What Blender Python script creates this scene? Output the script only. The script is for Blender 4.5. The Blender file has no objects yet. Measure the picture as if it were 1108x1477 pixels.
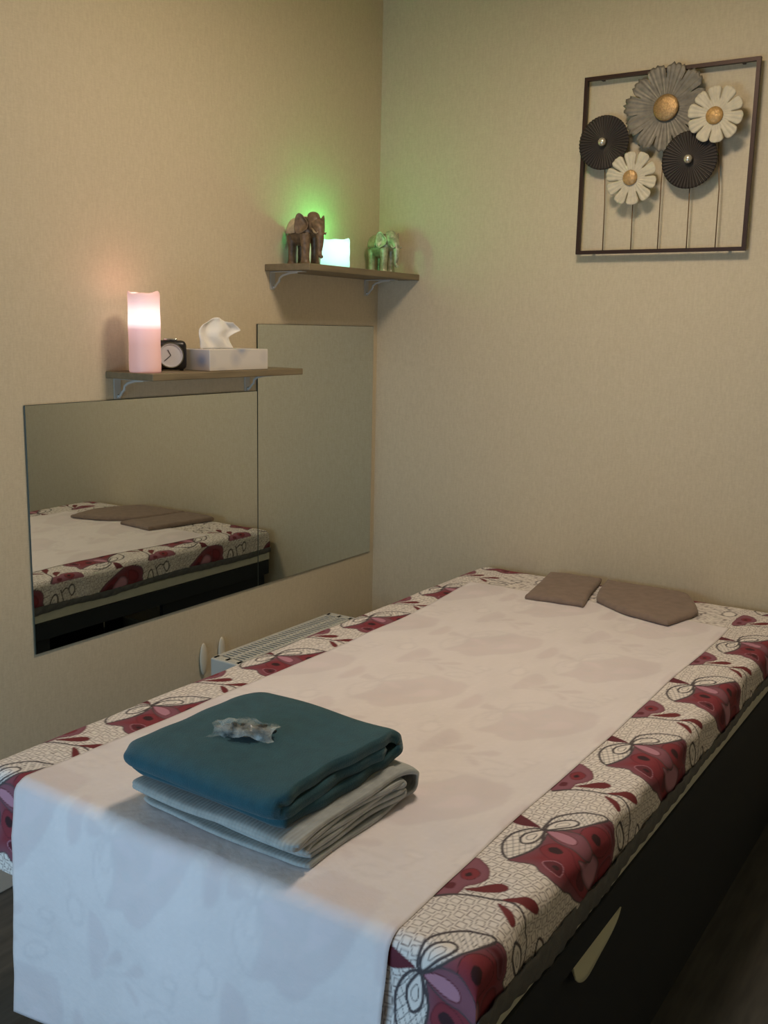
import bpy, bmesh, math, random
import numpy as np
from mathutils import Vector, Matrix, noise

# ------------------------------------------------------------------ camera
S = 0.076                       # the floor lies this far below the measuring datum used in the builders
sc = bpy.context.scene
C = sc.collection
YAW, PIT, ROL, F = 0.58009, -0.18414, 0.02066, 1431.23
cd = bpy.data.cameras.new('camera'); cam = bpy.data.objects.new('camera', cd); C.objects.link(cam)
fw = Vector((-math.sin(YAW)*math.cos(PIT), math.cos(YAW)*math.cos(PIT), math.sin(PIT)))
rt = fw.cross(Vector((0, 0, 1))).normalized(); up = rt.cross(fw)
rt2 = rt*math.cos(ROL)+up*math.sin(ROL); up2 = -rt*math.sin(ROL)+up*math.cos(ROL)
cam.matrix_world = Matrix(((rt2.x, up2.x, -fw.x, 2.0157), (rt2.y, up2.y, -fw.y, -3.0066), (rt2.z, up2.z, -fw.z, 1.4719-S), (0, 0, 0, 1)))
cd.sensor_fit = 'VERTICAL'; cd.sensor_height = 24.0; cd.lens = 24.0*F/1477
cd.clip_start = 0.02; cd.clip_end = 50
sc.camera = cam
# ------------------------------------------------------------------ light
sc.view_settings.view_transform = 'Standard'; sc.view_settings.look = 'None'
sc.view_settings.gamma = 1; sc.view_settings.use_curve_mapping = False
sc.view_settings.exposure = -0.18
w = bpy.data.worlds.new('world'); sc.world = w; w.use_nodes = True
w.node_tree.nodes['Background'].inputs[0].default_value = (0.55, 0.68, 0.8, 1)
w.node_tree.nodes['Background'].inputs[1].default_value = 0.5
ROOM = (2.95, -3.55, 2.55)       # right wall x, front wall y, ceiling z
LAMP = (1.08, -1.15)
def area(name, loc, rot, sx, sy, col, e, shape='RECTANGLE'):
    l = bpy.data.lights.new(name, 'AREA'); l.shape = shape; l.size = sx; l.size_y = sy; l.color = col; l.energy = e
    o = bpy.data.objects.new(name, l); C.objects.link(o); o.location = loc; o.rotation_euler = rot; return o
area('lamp_light', (LAMP[0], LAMP[1], 2.43), (0, 0, 0), 0.34, 0.34, (1.0, 0.87, 0.83), 12, 'DISK')
area('window_light', (0.85, -3.5, 0.85), (math.radians(90), 0, 0), 1.1, 0.95, (0.42, 0.71, 1.0), 19)

# ------------------------------------------------------------------ helpers
ORG = {}
def thing(name, label, cat, loc, group=None):
    o = bpy.data.objects.new(name, None); C.objects.link(o); o.location = loc; o.empty_display_size = .05
    o['label'] = label; o['category'] = cat
    if group: o['group'] = group
    ORG[o.name] = Vector(loc); return o
def setup(me, name, mats, parent=None, smooth=False):
    if not isinstance(mats, (list, tuple)): mats = [mats]
    for m in mats: me.materials.append(m)
    n = len(me.vertices); co = np.empty(n*3, dtype=np.float32); me.vertices.foreach_get('co', co); co = co.reshape(-1, 3)
    if parent is not None: org = ORG[parent.name]
    else:
        mn, mx = co.min(0), co.max(0); org = Vector((float(mn[0]+mx[0])/2, float(mn[1]+mx[1])/2, float(mn[2])))
    co -= np.array(org, dtype=np.float32); me.vertices.foreach_set('co', co.ravel())
    me.update()
    o = bpy.data.objects.new(name, me); C.objects.link(o)
    if parent is not None: o.parent = parent
    else: o.location = org
    ORG[o.name] = Vector(org)
    if smooth: me.polygons.foreach_set('use_smooth', [True]*len(me.polygons))
    return o
def obj(name, bm, mats, parent=None, smooth=False):
    bmesh.ops.recalc_face_normals(bm, faces=bm.faces)
    me = bpy.data.meshes.new(name); bm.to_mesh(me); bm.free()
    return setup(me, name, mats, parent, smooth)
def tag(o, label, cat, group=None):
    o['label'] = label; o['category'] = cat
    if group: o['group'] = group
    return o
def struct(o): o['kind'] = 'structure'; return o
def B(): return bmesh.new()
def box(bm, x0, x1, y0, y1, z0, z1, bev=0, seg=2, M=None):
    r = bmesh.ops.create_cube(bm, size=1)
    vs = r['verts']
    for v in vs: v.co = Vector((x0+(v.co.x+.5)*(x1-x0), y0+(v.co.y+.5)*(y1-y0), z0+(v.co.z+.5)*(z1-z0)))
    if bev:
        es = list({e for v in vs for e in v.link_edges})
        r2 = bmesh.ops.bevel(bm, geom=es, offset=bev, segments=seg, affect='EDGES', profile=.5); vs = list({v for f in r2['faces'] for v in f.verts} | {v for v in vs if v.is_valid})
    if M is not None:
        for v in vs: v.co = M @ v.co
    return vs
def lathe(bm, prof, c, n=40, cap=True, fn=None):
    rings = []
    for (r, z) in prof:
        ring = []
        for k in range(n):
            a = 2*math.pi*k/n
            zz = z + (fn(a, r, z) if fn else 0)
            ring.append(bm.verts.new((c[0]+r*math.cos(a), c[1]+r*math.sin(a), c[2]+zz)))
        rings.append(ring)
    for a, b in zip(rings, rings[1:]):
        for k in range(n): bm.faces.new((a[k], a[(k+1) % n], b[(k+1) % n], b[k]))
    if cap: bm.faces.new(rings[0][::-1]); bm.faces.new(rings[-1])
    return rings
def tube(bm, pts, r, n=8, cap=True):
    pts = [Vector(p) for p in pts]; rs = r if isinstance(r, (list, tuple)) else [r]*len(pts)
    rings = []; t0 = (pts[1]-pts[0]).normalized()
    u = t0.orthogonal().normalized()
    for i, p in enumerate(pts):
        t = (pts[min(i+1, len(pts)-1)]-pts[max(i-1, 0)]).normalized()
        u = (u-t*u.dot(t)).normalized(); v = t.cross(u)
        rings.append([bm.verts.new(p+(u*math.cos(2*math.pi*k/n)+v*math.sin(2*math.pi*k/n))*rs[i]) for k in range(n)])
    for a, b in zip(rings, rings[1:]):
        for k in range(n): bm.faces.new((a[k], a[(k+1) % n], b[(k+1) % n], b[k]))
    if cap: bm.faces.new(rings[0][::-1]); bm.faces.new(rings[-1])
def ball(bm, c, r, sx=1, sy=1, sz=1, M=None, sub=3):
    rr = bmesh.ops.create_icosphere(bm, subdivisions=sub, radius=1)
    for v in rr['verts']:
        p = Vector((v.co.x*r*sx, v.co.y*r*sy, v.co.z*r*sz))
        if M is not None: p = M @ p
        v.co = p+Vector(c)
def gridmesh(name, P, keep=None, cols=None):
    """P: (n,m,3) array of points -> mesh; keep: (n-1,m-1) mask of faces; cols: (n,m,3) linear colours"""
    n, m = P.shape[:2]
    idx = np.arange(n*m).reshape(n, m)
    q = np.stack([idx[:-1, :-1], idx[1:, :-1], idx[1:, 1:], idx[:-1, 1:]], -1)
    q = q[keep] if keep is not None else q.reshape(-1, 4)
    used = np.zeros(n*m, bool); used[q.ravel()] = True
    re = np.cumsum(used)-1; q = re[q]; V = P.reshape(-1, 3)[used]
    me = bpy.data.meshes.new(name)
    me.vertices.add(len(V)); me.vertices.foreach_set('co', V.astype(np.float32).ravel())
    me.loops.add(q.size); me.loops.foreach_set('vertex_index', q.ravel().astype(np.int32))
    me.polygons.add(len(q)); me.polygons.foreach_set('loop_start', np.arange(0, q.size, 4, dtype=np.int32))
    me.polygons.foreach_set('loop_total', np.full(len(q), 4, dtype=np.int32))
    me.update(calc_edges=True)
    if cols is not None:
        a = me.color_attributes.new('print', 'FLOAT_COLOR', 'POINT')
        cc = np.ones((len(V), 4), dtype=np.float32); cc[:, :3] = cols.reshape(-1, 3)[used]
        a.data.foreach_set('color', cc.ravel())
    return me
def remesh(bm, voxel, smooth=4, k=.6):
    me = bpy.data.meshes.new('tmp'); bm.to_mesh(me); bm.free()
    o = bpy.data.objects.new('tmp', me); C.objects.link(o)
    m = o.modifiers.new('r', 'REMESH'); m.mode = 'VOXEL'; m.voxel_size = voxel
    s = o.modifiers.new('s', 'SMOOTH'); s.iterations = smooth; s.factor = k
    dg = bpy.context.evaluated_depsgraph_get(); dg.update()
    out = bpy.data.meshes.new_from_object(o.evaluated_get(dg))
    bpy.data.objects.remove(o); bpy.data.meshes.remove(me)
    return out
def nz(x, y, z=0.0, s=1.0): return noise.noise(Vector((x*s, y*s, z*s)))

# ------------------------------------------------------------------ materials
def s2l(c): return tuple((v/255/12.92 if v/255 <= .04045 else ((v/255+.055)/1.055)**2.4) for v in c)
class NT:
    def __init__(s, name):
        s.m = bpy.data.materials.new(name); s.m.use_nodes = True; s.t = s.m.node_tree; s.b = s.t.nodes['Principled BSDF']
    def n(s, ty, **k):
        x = s.t.nodes.new(ty)
        for a, b in k.items():
            if a.startswith('i_'):
                nm = a[2:].replace('_', ' '); x.inputs[nm].default_value = b
            else: setattr(x, a, b)
        return x
    def l(s, a, b): s.t.links.new(a, b)
    def coord(s, scale=(1, 1, 1)):
        tc = s.n('ShaderNodeTexCoord'); mp = s.n('ShaderNodeMapping'); mp.inputs['Scale'].default_value = scale
        s.l(tc.outputs['Object'], mp.inputs['Vector']); return mp.outputs[0]
    def noise(s, scale, detail=3, sc3=(1, 1, 1), rough=.5):
        x = s.n('ShaderNodeTexNoise'); x.inputs['Scale'].default_value = scale; x.inputs['Detail'].default_value = detail; x.inputs['Roughness'].default_value = rough
        s.l(s.coord(sc3), x.inputs['Vector']); return x.outputs['Fac']
    def ramp(s, fac, stops):
        r = s.n('ShaderNodeValToRGB'); e = r.color_ramp.elements
        while len(e) < len(stops): e.new(.5)
        for q, (p, c) in zip(e, stops): q.position = p; q.color = (*c, 1)
        s.l(fac, r.inputs[0]); return r.outputs[0]
    def bump(s, h, strength=.3, dist=.002):
        b = s.n('ShaderNodeBump'); b.inputs['Strength'].default_value = strength; b.inputs['Distance'].default_value = dist
        s.l(h, b.inputs['Height']); s.l(b.outputs[0], s.b.inputs['Normal'])
def mat(name, rgb, rough=.6, metal=0, var=0, vs=20, bump=0, bs=200, bd=.001, sheen=0, sc3=(1, 1, 1)):
    t = NT(name); c = s2l(rgb); t.b.inputs['Roughness'].default_value = rough; t.b.inputs['Metallic'].default_value = metal
    if sheen: t.b.inputs['Sheen Weight'].default_value = sheen
    if var: t.l(t.ramp(t.noise(vs, 4, sc3), [(.3, tuple(v*(1-var) for v in c)), (.7, tuple(min(1, v*(1+var)) for v in c))]), t.b.inputs['Base Color'])
    else: t.b.inputs['Base Color'].default_value = (*c, 1)
    if bump: t.bump(t.noise(bs, 3, sc3), bump, bd)
    return t.m
M = {}
def wallpaper():
    t = NT('woven_wallpaper'); t.b.inputs['Roughness'].default_value = .62
    f = t.noise(210, 2, (1, 1, .25), .6); g = t.noise(260, 2, (.35, .35, 2.4), .6)
    mx = t.n('ShaderNodeMath', operation='ADD'); t.l(f, mx.inputs[0]); t.l(g, mx.inputs[1])
    hf = t.n('ShaderNodeMath', operation='MULTIPLY'); hf.inputs[1].default_value = .5; t.l(mx.outputs[0], hf.inputs[0])
    c0, c1 = s2l((202, 186, 156)), s2l((214, 199, 170))
    t.l(t.ramp(hf.outputs[0], [(.35, c0), (.65, c1)]), t.b.inputs['Base Color']); t.bump(hf.outputs[0], .2, .0008); return t.m
M['wall'] = wallpaper()
M['ceiling'] = mat('ceiling_paint', (226, 214, 186), .8, bump=.1)
M['white_paint'] = mat('white_paint', (205, 205, 198), .4)
def floorm():
    t = NT('dark_laminate'); t.b.inputs['Roughness'].default_value = .35
    wv = t.noise(14, 5, (4, .5, 1)); t.l(t.ramp(wv, [(.3, (.045, .047, .046)), (.75, (.095, .092, .085))]), t.b.inputs['Base Color'])
    return t.m
M['floor'] = floorm()
def mirrorm():
    t = NT('mirror_glass'); t.b.inputs['Base Color'].default_value = (.66, .69, .64, 1); t.b.inputs['Metallic'].default_value = 1; t.b.inputs['Roughness'].default_value = .012; return t.m
M['mirror'] = mirrorm()
M['mirror_edge'] = mat('mirror_edge', (60, 68, 60), .3)
def woodm(name, a, b_, sc3=(6, .6, 6)):
    t = NT(name); t.b.inputs['Roughness'].default_value = .5
    t.l(t.ramp(t.noise(9, 5, sc3), [(.3, s2l(a)), (.7, s2l(b_))]), t.b.inputs['Base Color']); t.bump(t.noise(30, 3, sc3), .15, .001); return t.m
M['shelf'] = woodm('oak_laminate', (108, 95, 72), (134, 119, 92))
M['bracket'] = mat('grey_metal', (188, 186, 178), .4, .0)
M['chrome'] = mat('chrome', (220, 220, 220), .15, 1)
M['black'] = mat('black_plastic', (28, 25, 26), .35)
M['dark_board'] = mat('black_board', (30, 36, 43), .8)
M['slab'] = mat('white_board', (205, 205, 190), .5, var=.06, vs=30)
M['hem'] = mat('grey_hem_fabric', (98, 98, 98), .9, var=.12, vs=60, bump=.5, bs=400)
def attrm(name, rough, bs, bd, bst, trans=0):
    t = NT(name); a = t.n('ShaderNodeAttribute'); a.attribute_name = 'print'
    t.l(a.outputs['Color'], t.b.inputs['Base Color']); t.b.inputs['Roughness'].default_value = rough
    t.bump(t.noise(bs, 3), bst, bd); return t.m
M['floral'] = attrm('floral_cotton', .8, 120, .002, .3)
M['paper'] = attrm('nonwoven_white', .9, 55, .004, .35)

# ------------------------------------------------------------------ room
X, Y, Zc = ROOM
def slab(name, *a, m): bm = B(); box(bm, *a); return struct(obj(name, bm, m))
slab('floor', -.1, X+.1, Y-.1, .1, S-.1, S, m=M['floor'])
slab('ceiling', -.1, X+.1, Y-.1, .1, Zc+S, Zc+S+.1, m=M['ceiling'])
slab('wall_left', -.1, 0, Y-.1, .1, S, Zc+S, m=M['wall'])
slab('wall_back', 0, X, 0, .1, S, Zc+S, m=M['wall'])
slab('wall_right', X, X+.1, Y, .1, S, Zc+S, m=M['wall'])
bm = B(); wx0, wx1, wz0, wz1 = .25, 1.45, .38+S, 1.35+S
box(bm, 0, wx0, Y-.1, Y, S, Zc+S); box(bm, wx1, X, Y-.1, Y, S, Zc+S); box(bm, wx0, wx1, Y-.1, Y, S, wz0); box(bm, wx0, wx1, Y-.1, Y, wz1, Zc+S)
struct(obj('wall_front', bm, M['wall']))
bm = B()
for a in ((wx0, wx0+.05, wz0, wz1), (wx1-.05, wx1, wz0, wz1), (wx0, wx1, wz0, wz0+.05), (wx0, wx1, wz1-.05, wz1), ((wx0+wx1)/2-.025, (wx0+wx1)/2+.025, wz0, wz1)):
    box(bm, a[0], a[1], Y-.08, Y-.04, a[2], a[3])
struct(obj('window_1', bm, M['white_paint']))
def base(name, *a):
    bm = B(); box(bm, *a, bev=.004); return struct(obj(name, bm, M['white_paint']))
base('baseboard_left', 0, .014, Y, 0, S, S+.075)
base('baseboard_back', .014, X, -.014, 0, S, S+.075)
# ceiling lamp that lights the room
lt = thing('ceiling_lamp', 'round warm white ceiling lamp above the massage bed', 'lamp', (LAMP[0], LAMP[1], Zc+S))
bm = B(); lathe(bm, [(.2, -.03), (.2, 0)], (LAMP[0], LAMP[1], Zc+S)); obj('lamp_base', bm, M['white_paint'], lt)
t = NT('lamp_opal'); t.b.inputs['Emission Color'].default_value = (1, .74, .26, 1); t.b.inputs['Emission Strength'].default_value = 17; M['opal'] = t.m
bm = B(); lathe(bm, [(.185, -.03), (.18, -.05), (.14, -.075), (.06, -.088), (.002, -.09)], (LAMP[0], LAMP[1], Zc+S)); obj('lamp_shade', bm, M['opal'], lt, True)

# ------------------------------------------------------------------ mirrors
def mirror(label, y0, y1, z0, z1, x=.001):
    t = thing('wall_mirror', label, 'mirror', (x, (y0+y1)/2, z0))
    bm = B(); box(bm, x, x+.004, y0, y1, z0, z1, .0008, 1); obj('mirror_backing', bm, M['mirror_edge'], t)
    bm = B(); box(bm, x+.0041, x+.0046, y0+.0012, y1-.0012, z0+.0012, z1-.0012); obj('mirror_glass', bm, M['mirror'], t)
mirror('wide rectangular frameless mirror under the lower shelf, reflecting the floral bed', -1.505, -.663, .653, 1.272)
mirror('taller frameless mirror nearest the corner, under the upper shelf', -.661, -.029, .653, 1.474)

# ------------------------------------------------------------------ shelves
def shelf(label, y0, y1, z, th, by):
    t = thing('wall_shelf', label, 'shelf', (0, (y0+y1)/2, z-th), 'narrow wooden wall shelves')
    bm = B(); box(bm, 0.0005, .172, y0, y1, z-th, z, .0015, 1); obj('shelf_board', bm, M['shelf'], t)
    for y in by:
        bm = B(); zb = z-th
        box(bm, .0005, .003, y-.012, y+.012, zb-.055, zb-.0002, .0008, 1)
        box(bm, .0005, .125, y-.012, y+.012, zb-.003, zb-.0002, .0008, 1)
        pts = [(.003, y, zb-.05), (.012, y, zb-.046), (.02, y, zb-.036), (.028, y, zb-.03), (.03, y, zb-.02), (.042, y, zb-.012), (.07, y, zb-.005), (.1, y, zb-.003)]
        tube(bm, pts, .0035, 8)
        b = obj('shelf_bracket', bm, M['bracket'], t)
        bm = B(); ball(bm, (.0045, y, zb-.046), .0035, sub=2); obj('screw', bm, M['chrome'], b, True)
shelf('lower wooden wall shelf holding the tall pink candle, clock and tissue box', -1.252, -.649, 1.346, .018, (-1.215, -.705))
shelf('upper wooden corner shelf holding two elephants and the green candle', -.621, -.0005, 1.653, .02, (-.585, -.075))

# ------------------------------------------------------------------ LED candles
def candle(label, c, r, h, wax, glow, band, e, pl):
    t = thing('led_candle', label, 'candle', c)
    def wav(a, rr, z): return (.003*math.sin(2*a+.6)+.0014*math.sin(5*a)) if z > h-.012 else 0
    bm = B(); n = 48
    prof = [(r*.97, 0), (r, .004)]+[(r*(1+.012*math.sin(i*.9)), .004+(h-.012)*i/14) for i in range(1, 15)]+[(r*.985, h-.002), (r*.94, h+.001), (r*.86, h-.001), (r*.8, h-.012), (r*.7, h-.02), (.002, h-.022)]
    lathe(bm, prof, c, n, fn=wav)
    m = NT(label[:18]); 
    sp = m.n('ShaderNodeSeparateXYZ'); m.l(m.coord(), sp.inputs[0])
    mr = m.n('ShaderNodeMapRange'); mr.inputs['From Min'].default_value = 0; mr.inputs['From Max'].default_value = h; m.l(sp.outputs['Z'], mr.inputs['Value'])
    em = m.ramp(mr.outputs[0], band); m.l(em, m.b.inputs['Emission Color']); m.b.inputs['Emission Strength'].default_value = e
    m.b.inputs['Base Color'].default_value = (*wax, 1); m.b.inputs['Roughness'].default_value = .5
    m.b.inputs['Subsurface Weight'].default_value = .0
    obj('wax_body', bm, m.m, t, True)
    bm = B(); lathe(bm, [(.0015, h-.023), (.004, h-.016), (.0035, h-.01), (.0008, h-.002)], c, 12)
    f = NT('flame_'+label[:12]); f.b.inputs['Emission Color'].default_value = (*glow, 1); f.b.inputs['Emission Strength'].default_value = 6
    obj('flame_tip', bm, f.m, t, True)
    l = bpy.data.lights.new('candle_light', 'POINT'); l.color = glow; l.energy = pl; l.shadow_soft_size = .012
    o = bpy.data.objects.new('candle_light', l); C.objects.link(o); o.parent = t; o.location = (0, 0, h+.012)
    return t
candle('tall lit pink pillar candle at the left end of the lower shelf', (.1, -1.2085, 1.3462), .0400, .198, (.8, .55, .5), (1, .5, .46),
       [(0, (.20, .085, .075)), (.35, (.27, .12, .11)), (.54, (.5, .25, .25)), (.62, (1.3, .95, .95)), (.78, (1.2, .85, .82)), (.88, (.7, .45, .45)), (1, (.4, .22, .2))], 1.05, .14)
candle('short glowing green-white candle between the elephants', (.085, -.375, 1.6532), .0465, .088, (.7, .85, .8), (.08, 1.0, .2),
       [(0, (.35, 1.0, .75)), (.4, (.7, 1.3, 1.15)), (.85, (.8, 1.4, 1.25)), (1, (.5, 1.2, .9))], 1.0, .65)

# ------------------------------------------------------------------ alarm clock
def clock(c, rz):
    t = thing('alarm_clock', 'small black square clock with white dial between pink candle and tissue box', 'clock', c)
    Mx = Matrix.Translation(c) @ Matrix.Rotation(rz, 4, 'Z')
    bm = B(); box(bm, -.02, .02, -.042, .042, .002, .08, .014, 4, Mx); obj('clock_case', bm, M['black'], t, True)
    def disc(name, r, x0, x1, m, rim=0):
        bm = B(); prof = [(0.0005, x0), (r, x0), (r, x1), (r-rim if rim else .0005, x1)]
        if rim: prof += [(r-rim, x1-.002), (.0005, x1-.002)]
        if rim < 0: prof = [(r, x0), (r, x1), (r+rim, x1), (r+rim, x0)]
        lathe(bm, prof, (0, 0, 0), 40, cap=False)
        Q = Mx @ Matrix.Translation((0, 0, .041)) @ Matrix.Rotation(math.pi/2, 4, 'Y')
        for v in bm.verts: v.co = Q @ v.co
        return obj(name, bm, m, t)
    disc('dial', .031, .0185, .0235, mat('dial_white', (214, 216, 220), .35), .0025)
    disc('dial_rim', .0335, .018, .0245, M['chrome'], -.0022)
    bm = B()
    for ang, L in ((.5, .016), (2.3, .023)):
        box(bm, .0216, .0228, -.0008, .0008, 0, L, M=Mx @ Matrix.Translation((0, 0, .041)) @ Matrix.Rotation(ang, 4, 'X'))
    obj('clock_hands', bm, M['black'], t)
    bm = B(); box(bm, -.012, .012, -.018, .018, .079, .085, .002, 2, Mx); obj('snooze_button', bm, M['chrome'], t, True)
    for s in (-1, 1):
        bm = B(); box(bm, -.012, .012, s*.028-.005, s*.028+.005, 0, .006, 0, 1, Mx); obj('foot', bm, M['black'], t)
clock((.06, -1.08, 1.3462), math.radians(-42))

# ------------------------------------------------------------------ tissue box
t = thing('tissue_box', 'pale cardboard tissue box with a tissue sticking out, on lower shelf', 'tissue box', (.1, -.91, 1.3462))
m = NT('tissue_card'); m.b.inputs['Roughness'].default_value = .6
v = m.n('ShaderNodeTexVoronoi'); v.inputs['Scale'].default_value = 14; m.l(m.coord(), v.inputs['Vector'])
m.l(m.ramp(v.outputs['Distance'], [(.15, s2l((150, 158, 178))), (.32, s2l((196, 190, 186))), (.5, s2l((214, 206, 196)))]), m.b.inputs['Base Color'])
bm = B(); box(bm, .045, .155, -1.03, -.79, 1.3464, 1.404, .0015, 1); obj('carton', bm, m.m, t)
m = mat('tissue_paper', (242, 238, 232), .9, bump=.2, bs=60, bd=.003)
sil = [(-.045, 0), (-.05, .03), (-.052, .05), (-.045, .066), (-.02, .07), (.0, .078), (.03, .08), (.05, .068), (.062, .05), (.04, .043), (.028, .036), (.034, .02), (.042, 0)]
bm = B(); nU, nV = 34, 18
def edge(tv, side):      # silhouette half-width at height tv
    L = [(0, -.045, .042), (.25, -.049, .033), (.42, -.052, .029), (.55, -.052, .042), (.68, -.051, .06), (.82, -.044, .052), (1, -.02, .034)]
    for a, b in zip(L, L[1:]):
        if a[0] <= tv <= b[0]:
            k = (tv-a[0])/(b[0]-a[0]); return (a[1]+(b[1]-a[1])*k, a[2]+(b[2]-a[2])*k)
    return L[-1][1:]
g = []
for j in range(nV+1):
    tv = j/nV; a, b = edge(tv, 0); row = []
    for i in range(nU+1):
        k = i/nU; yy = a+(b-a)*k
        zz = .079*tv*(1+.08*math.sin(k*5)*tv)
        xx = .006*math.sin(k*11+tv*3)*(.4+tv)+.02*nz(k*3, tv*2, 3)*tv
        row.append(bm.verts.new((.1+xx, -.938+yy*1.55, 1.4035+zz)))
    g.append(row)
for a, b in zip(g, g[1:]):
    for i in range(nU): bm.faces.new((a[i], a[i+1], b[i+1], b[i]))
o = obj('tissue', bm, m, t, True); sd = o.modifiers.new('s', 'SOLIDIFY'); sd.thickness = .0015
bm = B(); box(bm, .085, .115, -1.0, -.88, 1.4035, 1.4046); obj('carton_slot', bm, mat('slot_film', (150, 150, 150), .3), t)

# ------------------------------------------------------------------ elephants
def elephant(label, c, ang, s, mb, mp, mt):
    """local: +x is where it looks, z up, height about .155"""
    t = thing('elephant_figurine', label, 'figurine', c, None)
    Mx = Matrix.Translation(c) @ Matrix.Rotation(ang, 4, 'Z') @ Matrix.Scale(s, 4)
    def put(bm):
        for v in bm.verts: v.co = Mx @ v.co
        return bm
    bm = B()
    ball(bm, (-.018, 0, .098), .04, 1.25, .86, 1.02); ball(bm, (-.045, 0, .095), .034, 1, .9, 1); ball(bm, (.018, 0, .105), .034, 1, .9, 1)
    ball(bm, (.052, 0, .122), .027, .95, .85, 1.05); ball(bm, (.05, 0, .14), .018, .9, 1.1, .8)
    tube(bm, [(.068, 0, .118), (.084, 0, .1), (.09, 0, .078), (.09, 0, .055), (.086, 0, .036), (.09, 0, .024), (.1, 0, .02)], [.019, .015, .012, .0095, .0075, .0065, .0055], 12)
    for (x, y) in ((.028, .019), (.034, -.019), (-.052, .019), (-.046, -.019)):
        tube(bm, [(x, y, .09), (x+.002, y, .05), (x, y, .03), (x, y, .006)], [.018, .0135, .0125, .0135], 14)
        lathe(bm, [(.0145, 0), (.015, .006), (.0128, .014)], (x, y, 0), 14)
    tube(bm, [(-.075, 0, .115), (-.086, 0, .1), (-.088, 0, .075), (-.085, 0, .055)], [.005, .003, .0025, .005], 8)
    put(bm); me = remesh(bm, .0016*s, 6); setup(me, 'elephant_body', mb, t, True)
    for sy in (-1, 1):
        bm = B(); out = []
        for k in range(20):
            a = 2*math.pi*k/20; rr = 1+.15*math.cos(a*3+.5)
            out.append((.022*math.cos(a)*rr, .03*math.sin(a)*rr-.004))
        cen = None
        fr = [bm.verts.new((0, 0, 0))]; ring2 = []; ring1 = []
        for (u, v_) in out:
            ring1.append(bm.verts.new((u*.5-.006, .004, v_*.5))); ring2.append(bm.verts.new((u-.012, .012, v_)))
        for k in range(20):
            bm.faces.new((fr[0], ring1[k], ring1[(k+1) % 20])); bm.faces.new((ring1[k], ring2[k], ring2[(k+1) % 20], ring1[(k+1) % 20]))
        Q = Matrix.Translation((.042, sy*.024, .12)) @ Matrix.Rotation(sy*-.75, 4, 'Z')
        for v in bm.verts: v.co = Q @ Vector((v.co.x, v.co.y*sy, v.co.z))
        put(bm); o = obj('ear', bm, mb, t, True); q = o.modifiers.new('s', 'SOLIDIFY'); q.thickness = .004*s; q.offset = 0
        q = o.modifiers.new('b', 'SUBSURF'); q.levels = 1; q.render_levels = 1
        bm = B(); tube(bm, [(.066, sy*.013, .104), (.082, sy*.016, .092), (.093, sy*.016, .088), (.102, sy*.014, .092)], [.0042, .0036, .0026, .001], 8); put(bm); obj('tusk', bm, mt, t, True)
    # decorated saddle blanket draped over the back
    bm = B(); rows = []
    for i in range(9):
        x = -.045+.05*i/8; row = []
        for k in range(17):
            a = math.radians(-95+190*k/16); rz = .044+.0015*math.cos((i-4)*.5)
            row.append(bm.verts.new((x, .0385*math.sin(a)*1.0, .098+rz*math.cos(a)*(1.0 if abs(a) < 1.4 else 1.25))))
        rows.append(row)
    for a, b in zip(rows, rows[1:]):
        for k in range(16): bm.faces.new((a[k], a[k+1], b[k+1], b[k]))
    put(bm); o = obj('saddle_blanket', bm, mp, t, True); q = o.modifiers.new('s', 'SOLIDIFY'); q.thickness = .003*s; q.offset = 1
    return t
elephant('dark brown carved elephant at the left end of the upper shelf', (.088, -.535, 1.6532), math.radians(-22), 1.0,
         mat('dark_carved_wood', (116, 94, 70), .45, var=.35, vs=90, bump=.5, bs=140, bd=.002), mat('worn_pale_wood', (212, 190, 158), .5, var=.15, vs=80), mat('ivory_tone', (170, 150, 120), .4))
elephant('pale green-lit elephant figurine on the upper shelf nearest the corner', (.088, -.105, 1.6532), math.radians(-22), .9,
         mat('pale_patina', (172, 172, 142), .35, metal=.2, var=.4, vs=70, bump=.6, bs=120, bd=.002), mat('patina_blanket', (176, 170, 138), .4, metal=.3, var=.3, vs=80), mat('bone_tone', (190, 185, 160), .4))

# ------------------------------------------------------------------ metal flower wall art
aw = thing('wall_art', 'square dark metal frame with five metal flowers on stems', 'wall art', (1.013, -.001, 1.707))
ax0, ax1, az0, az1 = .757, 1.268, 1.706, 2.222
Mf = mat('bronze_frame', (58, 38, 30), .45, .4)
bm = B(); b_ = .0105
for a in ((ax0, ax1, az0, az0+b_), (ax0, ax1, az1-b_, az1), (ax0, ax0+b_, az0+b_, az1-b_), (ax1-b_, ax1, az0+b_, az1-b_)): box(bm, a[0], a[1], -.032, -.018, a[2], a[3])
for (x, z) in ((ax0+.05, az1-.006), (ax1-.05, az1-.006), (ax0+.05, az0+.006), (ax1-.05, az0+.006)): box(bm, x-.004, x+.004, -.018, -.0006, z-.004, z+.004)
obj('frame', bm, Mf, aw)
Mst = mat('stem_bronze', (120, 92, 60), .4, .5)
for x, xt, zt in ((.842, .834, 2.0), (.931, .93, 1.9), (1.013, 1.014, 2.09), (1.099, 1.096, 1.95), (1.182, 1.167, 2.05)):
    bm = B(); tube(bm, [(x, -.025, az0+.008), (x-.001, -.027, (az0+zt)/2), (xt, -.029, zt)], .0016, 8); obj('stem', bm, Mst, aw, True)
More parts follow.
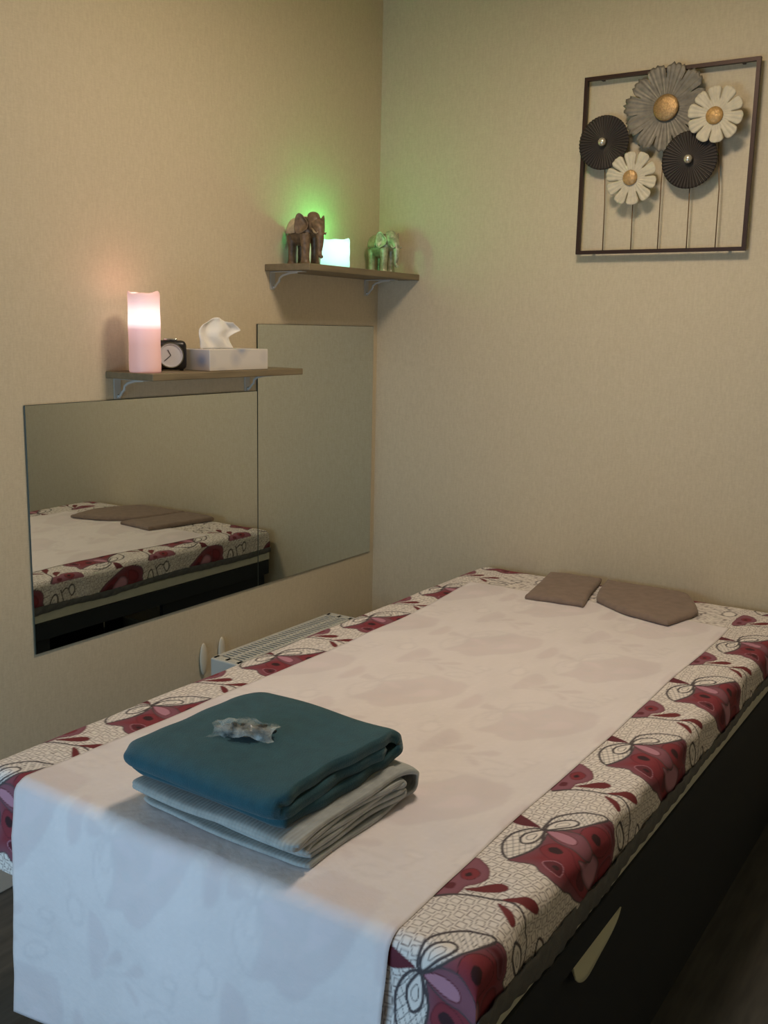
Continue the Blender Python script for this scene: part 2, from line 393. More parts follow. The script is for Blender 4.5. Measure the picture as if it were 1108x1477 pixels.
def petals(cx, cz, R, n, y, m, jag=0, cup=.35, slit=.5, gap=.05, ribs=3, ruf=.002):
    """one sheet-metal blossom: a continuous dished middle and petals parted by narrow slits from slit*R outwards"""
    bm = B(); rnd = random.Random(int(R*1e4)+n); NA, NR = 10, 14; ph = rnd.random()
    base = {}
    for k in range(n):
        tw = rnd.uniform(-.003, .003); rk = 1+rnd.uniform(-.04, .04)
        prev = None
        for i in range(NR+1):
            u = .1+.9*i/NR; row = []
            g = 0 if u < slit else gap*min(1, (u-slit)/.08+.3)
            for j in range(NA+1):
                v = j/NA*2-1; half = math.pi/n*(1-g)
                cor = max(0, (u-.8)/.2); wd = half*(1-.10*cor*cor*.6)
                rm = R*rk if u >= slit else R
                r = u*(R+(rm-R)*max(0, (u-slit)/(1-slit)))*(1-.10*max(0, u-.5)*2*abs(v)**4)*(1+jag*.04*max(0, u-.6)*math.sin(j*2.4+k*1.7))
                a = 2*math.pi*(k+ph)/n+v*wd
                w = max(0, (u-slit)/(1-slit))
                yy = y+cup*R*(.5*(u-.1)-1.0*(u-.1)**2)*.5-ruf*math.cos(v*ribs*math.pi)*u+tw*v*w+.004*w*w
                if u < slit and j in (0, NA):
                    kk = (i, k if j == 0 else (k+1) % n)
                    if kk not in base: base[kk] = bm.verts.new((cx+r*math.cos(a), y+cup*R*(.5*(u-.1)-1.0*(u-.1)**2)*.5-ruf*math.cos(ribs*math.pi)*u, cz+r*math.sin(a)))
                    row.append(base[kk])
                else: row.append(bm.verts.new((cx+r*math.cos(a), yy, cz+r*math.sin(a))))
            if prev:
                for j in range(NA): bm.faces.new((prev[j], prev[j+1], row[j+1], row[j]))
            prev = row
    o = obj('flower', bm, m, aw, True); q = o.modifiers.new('s', 'SOLIDIFY'); q.thickness = .0009; return o
def pleated(cx, cz, R, y, m):
    bm = B(); rings = []; n = 320
    for i in range(15):
        u = i/14; r = R*(.1+.9*u); ring = []
        for k in range(n):
            a = 2*math.pi*k/n
            ring.append(bm.verts.new((cx+r*math.cos(a), y-.004*u*u+.004*u-.0026*u*math.cos(a*48), cz+r*math.sin(a))))
        rings.append(ring)
    for a, b in zip(rings, rings[1:]):
        for k in range(n): bm.faces.new((a[k], a[(k+1) % n], b[(k+1) % n], b[k]))
    o = obj('flower', bm, m, aw, True); q = o.modifiers.new('s', 'SOLIDIFY'); q.thickness = .0008; return o
def dome(par, cx, cz, r, y, m, flat=.35, bumpy=0):
    bm = B(); ball(bm, (cx, y, cz), r, 1, flat, 1, sub=4)
    if bumpy:
        for v in bm.verts: v.co.y -= bumpy*abs(nz(v.co.x, v.co.z, 0, 160))
    obj('flower_center', bm, m, par, True)
Mgr = mat('grey_brushed_petals', (120, 113, 100), .5, .3, var=.25, vs=60)
Mwh = mat('cream_petals', (205, 194, 168), .5, 0, var=.1, vs=60)
Mbk = mat('black_pleats', (58, 50, 44), .5, .2)
Mgo = mat('copper_gold', (168, 136, 92), .4, .6, var=.3, vs=300, bump=.8, bs=400)
Msv = mat('pearl_silver', (215, 205, 185), .25, .7)
f = petals(1.012, 2.112, .120, 11, -.036, Mgr, jag=2, gap=.05, slit=.7, ribs=4, ruf=.0028); f['label'] = 'large grey ribbed metal flower with copper disc'
dome(f, 1.016, 2.11, .037, -.044, Mgo, .22, .002)
f = petals(1.165, 2.075, .079, 10, -.060, Mwh, gap=.055, slit=.55); f['label'] = 'cream slit-petal flower at upper right'
dome(f, 1.162, 2.072, .024, -.062, mat('flower_gold', (190, 150, 92), .45, .3, var=.25, vs=120), .35, .003)
f = petals(.929, 1.919, .079, 10, -.052, Mwh, gap=.07, slit=.5); f['label'] = 'cream slit-petal flower at the bottom'
dome(f, .926, 1.921, .022, -.055, mat('flower_ochre', (186, 150, 100), .45, .3, var=.25, vs=120), .35, .003)
f = pleated(.832, 2.029, .078, -.04, Mbk); f['label'] = 'black pleated disc flower at the left'
dome(f, .832, 2.029, .0125, -.054, Msv, .8)
f = pleated(1.096, 1.961, .08, -.046, Mbk); f['label'] = 'black pleated disc flower at the lower right'
dome(f, 1.096, 1.961, .0125, -.06, Msv, .8)

# ------------------------------------------------------------------ radiator
rd = thing('radiator', 'white wall radiator with slotted top grille between the bed and the mirrors', 'radiator', (.11, -.64, S+.1))
ry0, ry1, rx0, rx1, rz = -.925, -.35, .058, .158, .5
bm = B(); box(bm, rx0, rx0+.008, ry0, ry1, S+.1, rz-.004, .002, 1); box(bm, rx1-.012, rx1, ry0, ry1, S+.1, rz-.004, .003, 1)
for k in range(14): y = ry0+.03+k*(ry1-ry0-.06)/13; box(bm, rx1-.002, rx1+.003, y-.01, y+.01, S+.13, rz-.03, .002, 1)
obj('radiator_panel', bm, M['white_paint'], rd)
for a, b in ((ry0-.012, ry0), (ry1, ry1+.012)):
    bm = B(); box(bm, rx0-.002, rx1+.002, a, b, S+.1, rz, .004, 2); obj('side_cover', bm, M['white_paint'], rd)
bm = B()
box(bm, rx0-.002, rx0+.010, ry0, ry1, rz-.006, rz); box(bm, rx1-.010, rx1+.002, ry0, ry1, rz-.006, rz); box(bm, (rx0+rx1)/2-.005, (rx0+rx1)/2+.005, ry0, ry1, rz-.006, rz)
n = 35
for k in range(n+1):
    y = ry0+(ry1-ry0)*k/n; box(bm, rx0+.009, rx1-.009, y-.0040, y+.0040, rz-.0055, rz-.0005)
box(bm, rx0, rx1, ry0, ry0+.02, rz-.006, rz); box(bm, rx0, rx1, ry1-.02, ry1, rz-.006, rz)
obj('top_grille', bm, M['white_paint'], rd)
bm = B(); box(bm, rx0+.02, rx1-.02, ry0+.01, ry1-.01, S+.13, rz-.05); obj('shaded_fin_core', bm, mat('slot_shade', (30, 28, 25), .8), rd)  # near-black core: the shade seen through the grille slots is put into its colour
for y in (-.915, -.835):
    bm = B(); ball(bm, (.0075, y, rz-.02), 1, .0065, .015, .05); obj('wall_bracket', bm, mat('beige_plastic', (214, 204, 182), .5), rd, True)
for y in (-.85, -.915):
    bm = B(); box(bm, .009, rx0, y, y+.01, rz-.12, rz-.1); obj('bracket_arm', bm, M['white_paint'], rd)

# ------------------------------------------------------------------ massage bed
BX0, BX1, BY1, BY0, H = .486, 1.510, -2.001, -.03, .680
bed = thing('massage_bed', 'long massage bed with white board edge and black sides under floral cover', 'bed', ((BX0+BX1)/2, -1.0, S))
bm = B(); box(bm, BX0+.012, BX1-.012, BY1+.012, BY0-.005, .5855, H-.014, .02, 3); obj('mattress', bm, mat('mattress_ticking', (190, 185, 175), .9), bed)
bm = B(); box(bm, BX0+.001, BX1-.001, BY1+.004, BY0, .553, .585, .002, 1); obj('bed_board', bm, M['slab'], bed)
for a in ((BX0-.004, BX0+.012), (BX1-.012, BX1+.004)):
    bm = B(); box(bm, a[0], a[1], BY1+.01, BY0-.01, .498, .5528, .001, 1); obj('side_rail', bm, M['dark_board'], bed)
bm = B(); box(bm, BX0+.03, BX1-.03, BY1+.2, BY1+.22, .44, .5528); obj('end_rail', bm, M['dark_board'], bed)
bm = B(); box(bm, BX1-.032, BX1-.012, BY1+.12, BY0-.0, S+.001, .552, .001, 1); obj('side_panel', bm, M['dark_board'], bed)
bm = B(); box(bm, BX0+.012, BX0+.03, -.6, BY0-.02, S+.001, .552, .001, 1); obj('side_panel', bm, M['dark_board'], bed)
for (x, y) in ((BX0+.17, BY1+.2), (BX1-.2, BY1+.2), (BX0+.014, -1.14), (BX0+.13, -.12), (BX1-.2, -.12)):
    bm = B(); box(bm, x, x+.06, y, y+.06, S+.0008, .552, .003, 1); obj('leg', bm, M['dark_board'], bed)

# ---- the printed repeat (.4065 m along the bed x .31 m across), drawn once and looked up for every vertex
PS, PT = .4065, .31
def smooth_poly(pts, closed=True, n=6):
    P = np.array(pts, float); N = len(P); out = []
    R = range(N) if closed else range(N-1)
    for i in R:
        if closed: a, b, c, d = P[i-1], P[i], P[(i+1) % N], P[(i+2) % N]
        else: a, b, c, d = P[max(i-1, 0)], P[i], P[i+1], P[min(i+2, N-1)]
        for k in range(n):
            t = k/n; out.append(.5*((2*b)+(-a+c)*t+(2*a-5*b+4*c-d)*t*t+(-a+3*b-3*c+d)*t**3))
    if not closed: out.append(P[-1])
    return np.array(out)
RES = 1.0
NS, NTt = int(PS*1000/RES), int(PT*1000/RES)
ss, tt = np.meshgrid((np.arange(NS)+.5)*RES-300, (np.arange(NTt)+.5)*RES-10, indexing='ij')   # local mm
IMG = np.zeros((NS, NTt, 3))
cream, ink, wine, mauve, pink, red, dark, leafc = [np.array(s2l(c)) for c in ((236, 228, 222), (74, 66, 70), (98, 32, 46), (128, 78, 92), (186, 132, 150), (132, 46, 58), (52, 18, 28), (112, 36, 42))]
def dist_in(poly, closed=True):
    d = np.full(ss.shape, 1e9); ins = np.zeros(ss.shape, bool); N = len(poly)
    for i in range(N if closed else N-1):
        a = poly[i]; b = poly[(i+1) % N]; e = b-a; L = e@e+1e-9
        u = np.clip(((ss-a[0])*e[0]+(tt-a[1])*e[1])/L, 0, 1)
        d = np.minimum(d, np.hypot(ss-a[0]-u*e[0], tt-a[1]-u*e[1]))
        if closed:
            c = ((a[1] > tt) != (b[1] > tt))
            with np.errstate(divide='ignore', invalid='ignore'): xi = (b[0]-a[0])*(tt-a[1])/((b[1]-a[1]) if b[1] != a[1] else 1e-9)+a[0]
            ins ^= c & (ss < xi)
    return d, ins
def over(al, col):
    global IMG
    al = np.clip(al, 0, 1)[..., None]; IMG = IMG*(1-al)+col*al
def fill(pts, col, line=0, lc=None, inner=None, iw=12):
    d, ins = dist_in(smooth_poly(pts)); sd = np.where(ins, d, -d)
    if inner is None: over(sd+.5, col)
    else:
        k = np.clip(sd/iw, 0, 1)[..., None]; over(sd+.5, col*(1-k)+inner*k)
    if line: over(line/2-d+.5, ink if lc is None else lc)
    return sd
def stroke(pts, w, col): d, _ = dist_in(smooth_poly(pts, False), False); over(w/2-d+.5, col)
# tiles: rows of small open squares following shallow arcs
IMG[:] = cream
uu = (ss+.0013*(tt-60)**2) ; vv = tt+10*np.sin(ss/52.)
cu, cv = 18.0, 16.8
fv = np.floor(vv/cv); fu = np.floor((uu+(fv % 2)*cu/2)/cu)
pu = ((uu+(fv % 2)*cu/2)/cu-fu-.5)*cu; pv = (vv/cv-fv-.5)*cv
jj = np.sin(fu*12.9898+fv*78.233)*43758.5; jj = jj-np.floor(jj)
an = (jj-.5)*.45; pa = pu*np.cos(an)+pv*np.sin(an); pb = -pu*np.sin(an)+pv*np.cos(an)
q = np.abs(np.maximum(np.abs(pa)-.2, np.abs(pb)-.2)-5.9)
over((1.3-q)*.85, np.array(s2l((120, 104, 102))))
O = [(-116, 42), (-76, 56), (-35, 62), (-4, 58), (22, 76), (53, 100), (98, 119), (108, 141), (108, 160), (101, 178), (106, 196), (98, 216), (70, 226), (40, 232), (8, 222), (-26, 207), (-62, 184), (-85, 161), (-108, 146), (-127, 122), (-123, 99), (-110, 81), (-118, 58)]
fill(O, mauve, 2.2, inner=red, iw=26)
fill([(13, 105), (39, 100), (60, 113), (72, 135), (68, 155), (45, 162), (16, 145), (5, 122)], red, 1.2, dark)
fill([(26, 120), (40, 118), (46, 130), (36, 138), (26, 132)], dark)
fill([(75, 112), (95, 122), (100, 145), (94, 170), (82, 160), (80, 135)], mauve, 1, dark, inner=wine, iw=8)
fill([(-60, 68), (-37, 73), (-29, 87), (-40, 112), (-55, 132), (-33, 157), (-11, 183), (-14, 202), (-40, 189), (-68, 160), (-89, 130), (-75, 107), (-77, 90)], red, 1.5, wine)
fill([(-48, 78), (-40, 88), (-48, 102), (-58, 98), (-58, 84)], dark)
fill([(-94, 88), (-81, 100), (-83, 118), (-104, 125), (-110, 110)], wine, 1.5, pink)
fill([(-96, 104), (-90, 108), (-92, 116), (-100, 114)], dark)
fill([(-50, 140), (-36, 158), (-28, 180), (-44, 176), (-60, 156)], wine, 1, dark)
fill([(40, 180), (72, 170), (88, 186), (76, 208), (44, 214)], wine, 1.2, mauve, inner=red, iw=10)
fill([(1, 137), (26, 155), (36, 175), (28, 195), (4, 200), (-20, 180), (-42, 148), (-43, 128), (-24, 139)], mauve, 2, inner=pink, iw=9)
fill([(-1, 54), (16, 73), (20, 98), (10, 122), (2, 141), (-11, 144), (-30, 128), (-29, 100), (-21, 76)], mauve, 2.4, inner=mauve*1.15)
fill([(-1, 54), (8, 71), (6, 92), (-4, 107), (-18, 107), (-20, 93), (-14, 74)], pink, 1.8, wine)
def lattice(pts, ang, p):
    d, ins = dist_in(smooth_poly(pts)); over(np.where(ins, d, -d)+.5, cream)
    for a in (ang, ang+1.35):
        c = (ss*math.cos(a)+tt*math.sin(a)+.004*tt*tt)/p; g = np.abs(c-np.round(c))*p; over(np.where(ins, np.clip(1.1-g, 0, 1), 0), ink)
    over(2.2-d+.5, ink)
lattice([(1, 48), (30, 43), (53, 47), (74, 60), (90, 77), (97, 97), (101, 119), (74, 112), (50, 100), (22, 78)], .4, 11)
lattice([(1, 48), (-3, 34), (-23, 19), (-49, 11), (-76, 13), (-102, 25), (-116, 41), (-96, 52), (-71, 60), (-42, 62), (-13, 54)], 1.0, 12)
for T in ([(4, 52), (14, 48), (30, 50), (47, 60), (58, 74), (54, 86), (40, 84), (26, 72)], [(-1, 49), (-12, 38), (-30, 29), (-47, 29), (-60, 38), (-50, 50), (-28, 54)]):
    fill(T, cream, 4.2); P_ = np.array(T, float); c_ = P_.mean(0); fill(list((P_-c_)*.45+c_), cream, 1.3)
fill([(22, -8), (20, 6), (6, 40), (0, 30), (-9, 8), (-4, -8)], wine)
fill([(-144, -2), (-150, 20), (-165, 35), (-187, 43), (-208, 37), (-222, 27), (-242, 26), (-257, 17), (-269, 2), (-250, -8), (-188, -9)], mauve, 1.4, wine, inner=mauve*1.2, iw=8)
fill([(-190, 2), (-172, 12), (-180, 28), (-202, 26), (-207, 12)], red, 1, dark); fill([(-193, 10), (-185, 14), (-192, 20), (-199, 14)], dark)
fill([(-243, 3), (-228, 2), (-224, 11), (-238, 14)], wine)
stroke([(-269, 2), (-251, 21), (-238, 43), (-229, 72), (-222, 93), (-224, 112), (-230, 135), (-227, 160), (-232, 185), (-236, 205)], 4.2, ink)
fill([(-230, 28), (-214, 42), (-197, 54), (-186, 68), (-192, 80), (-206, 75), (-217, 61), (-225, 46)], leafc, 1, wine)
fill([(-222, 85), (-207, 100), (-194, 112), (-188, 128), (-196, 138), (-210, 126), (-217, 109)], leafc, 1, wine)
fill([(-234, 84), (-236, 98), (-243, 112), (-254, 124), (-264, 122), (-258, 110), (-246, 96)], leafc, 1, wine)
fill([(-271, 141), (-256, 156), (-250, 176), (-256, 195), (-269, 190), (-280, 168), (-284, 150)], cream, 5); fill([(-268, 155), (-262, 166), (-265, 180), (-272, 168)], cream, 1.6)
fill([(-192, 178), (-180, 190), (-182, 208), (-194, 212), (-202, 198)], cream, 4.5); stroke([(-232, 196), (-216, 206), (-204, 202)], 4, ink)
fill([(60, 262), (40, 285), (5, 292), (-30, 280), (-38, 262), (0, 256)], mauve, 1.5, wine, inner=red, iw=10)      # half-hidden blossoms between the columns
fill([(-150, 250), (-130, 268), (-145, 288), (-175, 285), (-182, 262)], cream, 4.5)
stroke([(-100, 246), (-120, 262), (-150, 250)], 3.5, ink)
def lookup(s, t, blur=0):
    im = IMG
    if blur:
        k = blur
        for ax in (0, 1):
            cs = sum(np.roll(im, i, ax) for i in range(-k, k+1))/(2*k+1); im = cs
    S_ = ((s*1000+1619+300)/RES-.5) % NS; T_ = ((t*1000-1380+10)/RES-.5) % NTt
    i0 = np.floor(S_).astype(int); j0 = np.floor(T_).astype(int); fs = (S_-i0)[..., None]; ft = (T_-j0)[..., None]
    i0 %= NS; j0 %= NTt; i1 = (i0+1) % NS; j1 = (j0+1) % NTt
    return im[i0, j0]*(1-fs)*(1-ft)+im[i1, j0]*fs*(1-ft)+im[i0, j1]*(1-fs)*ft+im[i1, j1]*fs*ft
def wrap1(u, u0, u1, r):
    """unrolled coordinate -> (position, drop) over an edge rounded with radius r at both ends"""
    pos = np.array(u, float); drop = np.zeros_like(pos)
    for sgn, e in ((1, u1), (-1, u0)):
        o = (u-(e-sgn*r))*sgn                    # distance past the start of the rounding
        m = o > 0; a = np.clip(o/r, 0, math.pi/2)
        p = (e-sgn*r)+sgn*r*np.sin(a); dd = r*(1-np.cos(a))+np.maximum(0, o-r*math.pi/2)
        pos = np.where(m, p, pos); drop = np.where(m, dd, drop)
    return pos, drop
def fbm(a, b, sc, seed=0):
    f = np.zeros_like(a)
    for k, (w_, s_) in enumerate(((1, 1), (.5, 2.1), (.25, 4.3))):
        f += w_*np.sin(a*sc*s_+1.7*k+seed+2.0*np.sin(b*sc*s_*.83+k*2.1+seed))*np.cos(b*sc*s_*1.13+seed*1.3+k)
    return f
# ---- floral cover
r = .026; sideD = .072
def span(a, b, st): return list(np.arange(a, b, st))
T = span(BX0-sideD, BX0+.14, .0028)+span(BX0+.14, BX1-.15, .0052)+span(BX1-.15, BX1+sideD, .0019)+[BX1+sideD]
Ss = span(BY1-.175, -1.2, .0021)+span(-1.2, -.6, .003)+span(-.6, BY0, .0036)+[BY0]
Sg, Tg = np.meshgrid(np.array(Ss), np.array(T), indexing='ij')
xp, dt = wrap1(Tg, BX0, BX1, r)
yp, ds = wrap1(Sg, BY1, BY0+.5, r)
P = np.stack([xp, yp, H-dt-ds], -1)
sideM = np.clip(dt/.03, 0, 1); frM = np.clip(ds/.03, 0, 1)
P[..., 0] += np.where(Tg > 1, 1, -1)*sideM*(.003*fbm(Sg, Tg, 17)+.002*np.sin(Sg*52))
P[..., 1] -= frM*(.006*np.abs(fbm(Tg, Sg, 14, 2))*np.clip(ds/.15, 0, 1))
P[..., 2] += .0016*fbm(Sg, Tg, 11, 1)*(1-sideM)*(1-frM)
# far corners slump a little where the cover hangs over the mattress end
P[..., 2] -= .012*np.clip((Sg+.10)/.07, 0, 1)**2
both = (dt > r*.9) & (ds > r*.9)
keep = ~(both[:-1, :-1] & both[1:, 1:]); 
me = gridmesh('bed_cover', P, keep, lookup(Sg, np.where(Tg < .484, Tg+1.126, np.where(Tg < .9, Tg-.035, Tg))))
cov = thing('bed_cover', 'floral patterned bed cover in wine red and cream with grey hem', 'bed cover', ((BX0+BX1)/2, -1.0, .57))
setup(me, 'printed_cover', M['floral'], cov, True)
# grey hem band gathered along the long sides
for sx, xe in ((1, BX1), (-1, BX0)):
    ny, nk = 500, 9; P2 = np.zeros((ny, nk, 3)); yy = np.linspace(BY1-.002, BY0, ny)
    low = .579+.004*fbm(yy, yy*.3, 8, 3)+.007*np.clip((yy+1.35)/.4,0,1)-.020*np.exp(-((yy+1.72)/.17)**2)-.008*np.exp(-((yy+1.2)/.1)**2)
    for k in range(nk):
        u = k/(nk-1); P2[:, k, 2] = .605+.003*np.sin(yy*9)-(.605-low)*u
        P2[:, k, 0] = xe+sx*(.0035+.0025*math.sin(u*math.pi)+.003*fbm(yy, yy*.3, 17)*.6+.0015*np.sin(yy*140+u*5))
        P2[:, k, 1] = yy
    me = gridmesh('hem_band', P2); o = setup(me, 'hem_band', M['hem'], cov, True); o['label'] = 'plain grey gathered hem'
    q = o.modifiers.new('s', 'SOLIDIFY'); q.thickness = .003; q.offset = 0
# pale loop of cloth hanging out under the rail
bm = B(); n = 26; rows = []
for i in range(n+1):
    u = i/n; y = -1.675+.205*u; dz = .058*max(0, math.sin(math.pi*u**.8))**.6*(1-.45*u)+.0008
    rows.append([bm.verts.new((BX1-.0075+.012*k/5+.0012*math.sin(u*9), y, .4975-dz*k/5)) for k in range(6)])
for a, b in zip(rows, rows[1:]):
    for k in range(5): bm.faces.new((a[k], a[k+1], b[k+1], b[k]))
o = obj('cloth_end', bm, mat('pale_cloth', (205, 205, 180), .9, bump=.3, bs=80), None, True); q = o.modifiers.new('s', 'SOLIDIFY'); q.thickness = .002; q.offset = 0
tag(o, 'curved pale cloth edge hanging below the black bed rail', 'cloth')

# ---- white disposable sheet
T = np.linspace(.604, 1.3805, 110); Ss = np.array(span(BY1-.428, BY1+.02, .006)+span(BY1+.02, -.3, .009)+[-.3])
Sg, Tg = np.meshgrid(Ss, T, indexing='ij')
k = (Tg-.604)/.7765
left = .606+.012*np.sin((Sg+2.0)*1.7)-.036*np.clip((Sg+.75)/.45, 0, 1)-.004; left = np.where(Sg < BY1, .600, left)
right = 1.379+.003*np.sin(Sg*9)
Tw = left+(right-left)*k
Sw = np.where(Sg > -1.0, Sg+((Sg+1.0)/.7)*(.03-.045*np.abs(k-.45)), Sg)
yp, ds = wrap1(Sw, BY1-.004, 3, r)
low = np.clip(ds/.1, 0, 1); P = np.stack([Tw+.006*low*np.sin(Sg*9)*(k-.5), yp, H+.0011-ds], -1)
P[..., 2] += (1-low)*(.0016*fbm(Sw, Tw, 11, 1)+.0003*(1+fbm(Sg, Tg, 31, 4)))
P[..., 1] -= low*(.004+.0035*(1+fbm(Tg, Sg, 10, 5)*.6)+.012*np.clip(ds/.45, 0, 1)*(1+np.sin(Tg*13+1)))
pr = lookup(Sw, Tw-.035, 3); white = np.array(s2l((234, 226, 227)))
col = white*(1-.10)+pr*.10*1.25; col = col*(1-.035*np.abs(fbm(Sg, Tg, 13, 7))[..., None])
me = gridmesh('disposable_sheet', P, None, np.clip(col, 0, 1))
o = setup(me, 'disposable_sheet', M['paper'], None, True); q = o.modifiers.new('s', 'SOLIDIFY'); q.thickness = .0003; q.offset = 1
tag(o, 'white disposable sheet over the middle of the floral bed, hanging down its near end', 'sheet')

# ------------------------------------------------------------------ folded towels
def ribbon(c, rz, path, th, L, name, m, parent=None, rag=.004, seed=0, ns=70, wob=.003, shear=None, left_round=0):
    """folded cloth: centre line path in (y,z), extruded along x by L"""
    P_ = smooth_poly(path, False, 8)
    d = np.gradient(P_, axis=0); ln = np.hypot(d[:, 0], d[:, 1])+1e-9; nrm = np.stack([-d[:, 1]/ln, d[:, 0]/ln], -1)
    A = P_+nrm*th/2; B2 = (P_-nrm*th/2)[::-1]
    e0 = P_[-1]+d[-1]/ln[-1]*th*.45; e1 = P_[0]-d[0]/ln[0]*th*.45
    out = np.vstack([A, e0[None], B2, e1[None]]); n = len(out)
    arc = np.concatenate([np.arange(len(A)), [len(A)-.5], np.arange(len(A))[::-1], [0]])/len(A)
    G = np.zeros((ns+1, n+1, 3)); Mx = Matrix.Translation(c) @ Matrix.Rotation(rz, 4, 'Z')
    for i in range(ns+1):
        u = i/ns
        e = rag*np.sin(arc*37+seed)+rag*.6*np.sin(arc*91+seed*2)
        x = (u-.5)*L+(e if u > .5 else -e)*abs(2*u-1)**6
        if shear: x = x+shear*(out[:, 0])
        y = out[:, 0]+wob*np.sin(u*7+arc*5+seed); z = out[:, 1]*(1+.03*np.sin(u*9+seed))+0*u
        e2 = max(0, (u-.93)/.07); y = y*(1-.05*e2*e2)
        hc = out[:, 1].max()*.5
        f = 1.0
        if left_round and u < left_round: f = .35+.65*math.sqrt(max(0, 1-(1-u/left_round)**2))
        z = hc+(z-hc)*(.45+.55*f); z = z-(1-f)*hc*.45; y = y*(.80+.20*f)
        z = np.maximum(z, .0008)
        for j in range(n): G[i, j] = Mx @ Vector((x[j], y[j], z[j]))
        G[i, n] = G[i, 0]
    bm = B(); V = [[bm.verts.new(G[i, j]) for j in range(n)] for i in range(ns+1)]
    for i in range(ns):
        for j in range(n): bm.faces.new((V[i][j], V[i][(j+1) % n], V[i+1][(j+1) % n], V[i+1][j]))
    # end caps: quads between the two sides of the ribbon
    na = len(A)
    for i in (0, ns):
        for j in range(na-1):
            a, b = V[i][j], V[i][j+1]; c2, d2 = V[i][2*na-j-1], V[i][2*na-j]
            bm.faces.new((a, b, c2, d2))
        bm.faces.new((V[i][na-1], V[i][na], V[i][na+1])); bm.faces.new((V[i][0], V[i][2*na], V[i][2*na+1]))
    return obj(name, bm, m, parent, True)
def towelm(name, rgb, waffle=False, var=.12, s=500):
    t = NT(name); c = s2l(rgb); t.b.inputs['Roughness'].default_value = .95; t.b.inputs['Sheen Weight'].default_value = .15
    t.l(t.ramp(t.noise(45, 4), [(.3, tuple(v*(1-var) for v in c)), (.7, tuple(v*(1+var) for v in c))]), t.b.inputs['Base Color'])
    if waffle:
        w1 = t.n('ShaderNodeTexWave'); w1.inputs['Scale'].default_value = 45; t.l(t.coord(), w1.inputs['Vector']); w1.bands_direction = 'X'; t.bump(w1.outputs['Fac'], .5, .0012)
    else: t.bump(t.noise(s, 3), .8, .0015)
    return t.m
gp = [(-.138, .0045), (-.05, .005), (.06, .0045), (.135, .006), (.165, .012), (.176, .028), (.165, .046), (.13, .0535), (.05, .053), (-.06, .0525), (-.146, .0505), (-.163, .046), (-.152, .0415),
      (-.06, .0425), (.06, .0435), (.12, .042), (.135, .0385), (.12, .0345), (.05, .0345), (-.06, .034), (-.130, .031), (-.136, .0275), (-.125, .0245), (-.04, .0255), (.06, .0265), (.12, .0265), (.138, .022), (.12, .0165), (.04, .0165), (-.06, .0155), (-.124, .0135)]
RZ = math.radians(-1.5)
o = ribbon((1.020, -1.805, .6835), RZ, gp, .0072, .352, 'folded_towel', towelm('grey_waffle_towel', (162, 165, 162), True), rag=.004, seed=1, left_round=.10)
tag(o, 'pale grey folded towel with layered edges underneath the teal towel', 'towel')
tp = [(-.15, .0105), (-.05, .0105), (.06, .0105), (.135, .014), (.160, .031), (.135, .049), (.05, .0525), (-.06, .053), (-.145, .050), (-.170, .037), (-.15, .0265), (-.04, .031), (.06, .0315), (.115, .031)]
o = ribbon((.997, -1.800, .7415), RZ, tp, .0195, .338, 'folded_towel', towelm('teal_terry', (33, 77, 88), s=420), rag=.003, seed=4, wob=.002, left_round=.13)
tag(o, 'dark teal terry towel folded thick on top of the grey towel', 'towel')

# ------------------------------------------------------------------ wrapped packet on the towel
pk = thing('wrapped_packet', 'crumpled clear plastic packet with dark contents on the teal towel', 'packet', (.989, -1.84, .8065))
def crumple(bm, c, rz, a, b, h, seed, amp, sub=4):
    rr = bmesh.ops.create_icosphere(bm, subdivisions=sub, radius=1); Q = Matrix.Translation(c) @ Matrix.Rotation(rz, 4, 'Z')
    for v in rr['verts']:
        p = v.co.copy(); k = 1+amp*(noise.cell(p*2.3+Vector((seed, 0, 0)))-.5)+amp*noise.noise(p*3+Vector((seed, 3, 0)))
        f = (abs(p.x)**4+abs(p.y)**4)**.25+1e-6; g = max(abs(p.x), abs(p.y))
        v.co = Q @ Vector((p.x*a*k, p.y*b*k, max(.0006, (p.z*.5+.5)*h*k)))
bm = B(); crumple(bm, (.989, -1.84, .8065), .35, .044, .022, .016, 3, .35); obj('packet_contents', bm, mat('dark_fabric', (44, 50, 50), .7, var=.3, vs=60), pk, True)
m = NT('clear_film'); m.b.inputs['Base Color'].default_value = (.85, .88, .82, 1); m.b.inputs['Roughness'].default_value = .18
tr = m.n('ShaderNodeBsdfTransparent'); mx = m.n('ShaderNodeMixShader')
m.l(m.ramp(m.noise(45, 3), [(.38, (.02, .02, .02)), (.7, (.38, .38, .38))]), mx.inputs[0]); m.l(tr.outputs[0], mx.inputs[1]); m.l(m.b.outputs[0], mx.inputs[2])
m.l(mx.outputs[0], m.t.nodes['Material Output'].inputs['Surface'])
bm = B(); G = []; rnd = random.Random(5)
for i in range(31):
    row = []
    for j in range(19):
        u, v_ = i/15-1, j/9-1
        pu = u*.056*(1+.1*math.sin(v_*5+1)); pvv = v_*.028*(1+.18*math.sin(u*6+2))
        hh = .020*math.sqrt(max(0, 1-min(1, (abs(u)**2.4*.8+abs(v_)**2.4)*.9)))+.009*abs(noise.noise(Vector((u*2.6, v_*2.4, 7))))+.001*rnd.random()+.001
        if i > 24: hh += .006*(i-24)/6
        q_ = Matrix.Rotation(.35, 3, 'Z') @ Vector((pu, pvv, hh)); row.append(bm.verts.new((0.989+q_.x, -1.84+q_.y, .8068+q_.z)))
    G.append(row)
for a, b in zip(G, G[1:]):
    for j in range(18): bm.faces.new((a[j], a[j+1], b[j+1], b[j]))
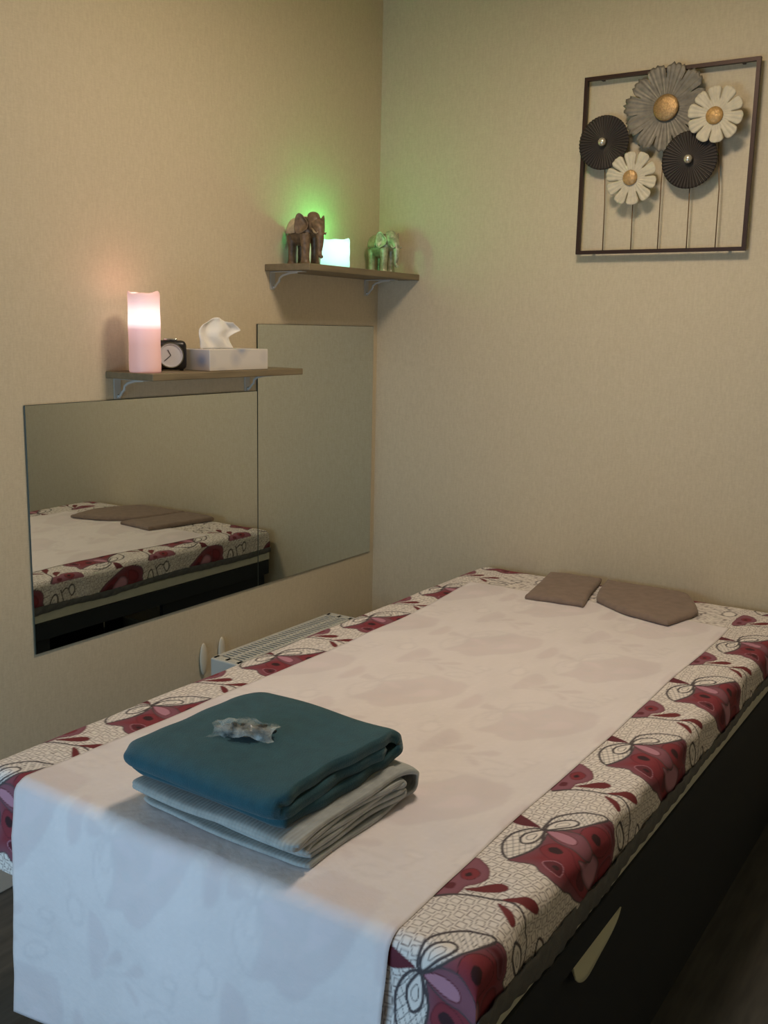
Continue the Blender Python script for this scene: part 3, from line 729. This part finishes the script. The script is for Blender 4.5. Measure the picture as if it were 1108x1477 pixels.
obj('plastic_wrapper', bm, m.m, pk, True)

# ------------------------------------------------------------------ small cloths at the far end
def cloth(label, outline, h, z, hf, m):
    """soft folded cloth: closed outline (x,y), top height from hf(x,y)"""
    O_ = smooth_poly(outline, True, 8); n = len(O_); c0 = O_.mean(0); bm = B(); rings = []
    for (k, zz) in ((1.0, .0), (1.012, .35), (1.0, .7), (.97, .93), (.9, 1), (.75, 1.02), (.5, 1.03), (.25, 1.04)):
        ring = []
        for p in O_:
            q = c0+(p-c0)*k; ring.append(bm.verts.new((q[0], q[1], z+h*zz*hf(q[0], q[1])+(.002*nz(q[0], q[1], 1, 25) if zz > .5 else 0))))
        rings.append(ring)
    for a, b in zip(rings, rings[1:]):
        for i in range(n): bm.faces.new((a[i], a[(i+1) % n], b[(i+1) % n], b[i]))
    bm.faces.new(rings[0][::-1]); cv = bm.verts.new((c0[0], c0[1], z+h*1.04*hf(*c0)))
    for i in range(n): bm.faces.new((rings[-1][i], rings[-1][(i+1) % n], cv))
    o = obj('folded_cloth', bm, m, None, True); return tag(o, label, 'cloth')
Mc = towelm('taupe_terry', (138, 118, 104), s=600)
cloth('smaller taupe folded cloth at the far end of the bed, left of the longer one', [(.80, -.362), (.81, -.372), (.88, -.362), (.962, -.355), (.975, -.345), (.945, -.22), (.915, -.06), (.90, -.05), (.82, -.055), (.755, -.07), (.75, -.09), (.775, -.22)], .015, .6830, lambda x, y: 1+.6*max(0, (y+.36)), Mc)
cloth('longer taupe cloth with pointed corner at the far end of the bed', [(1.0, -.285), (1.09, -.345), (1.16, -.368), (1.228, -.385), (1.238, -.375), (1.268, -.26), (1.262, -.2), (1.21, -.09), (1.17, -.055), (1.05, -.05), (.945, -.05), (.935, -.06), (.955, -.17), (.978, -.25)], .015, .6832, lambda x, y: 1+.4*max(0, (y+.36))-.8*max(0, x-1.15), Mc)

# everything was built on the measuring datum: set it down on the floor plane z = 0
for o in list(C.objects):
    if o.parent is None and o.type in ('MESH', 'EMPTY'): o.location.z -= S
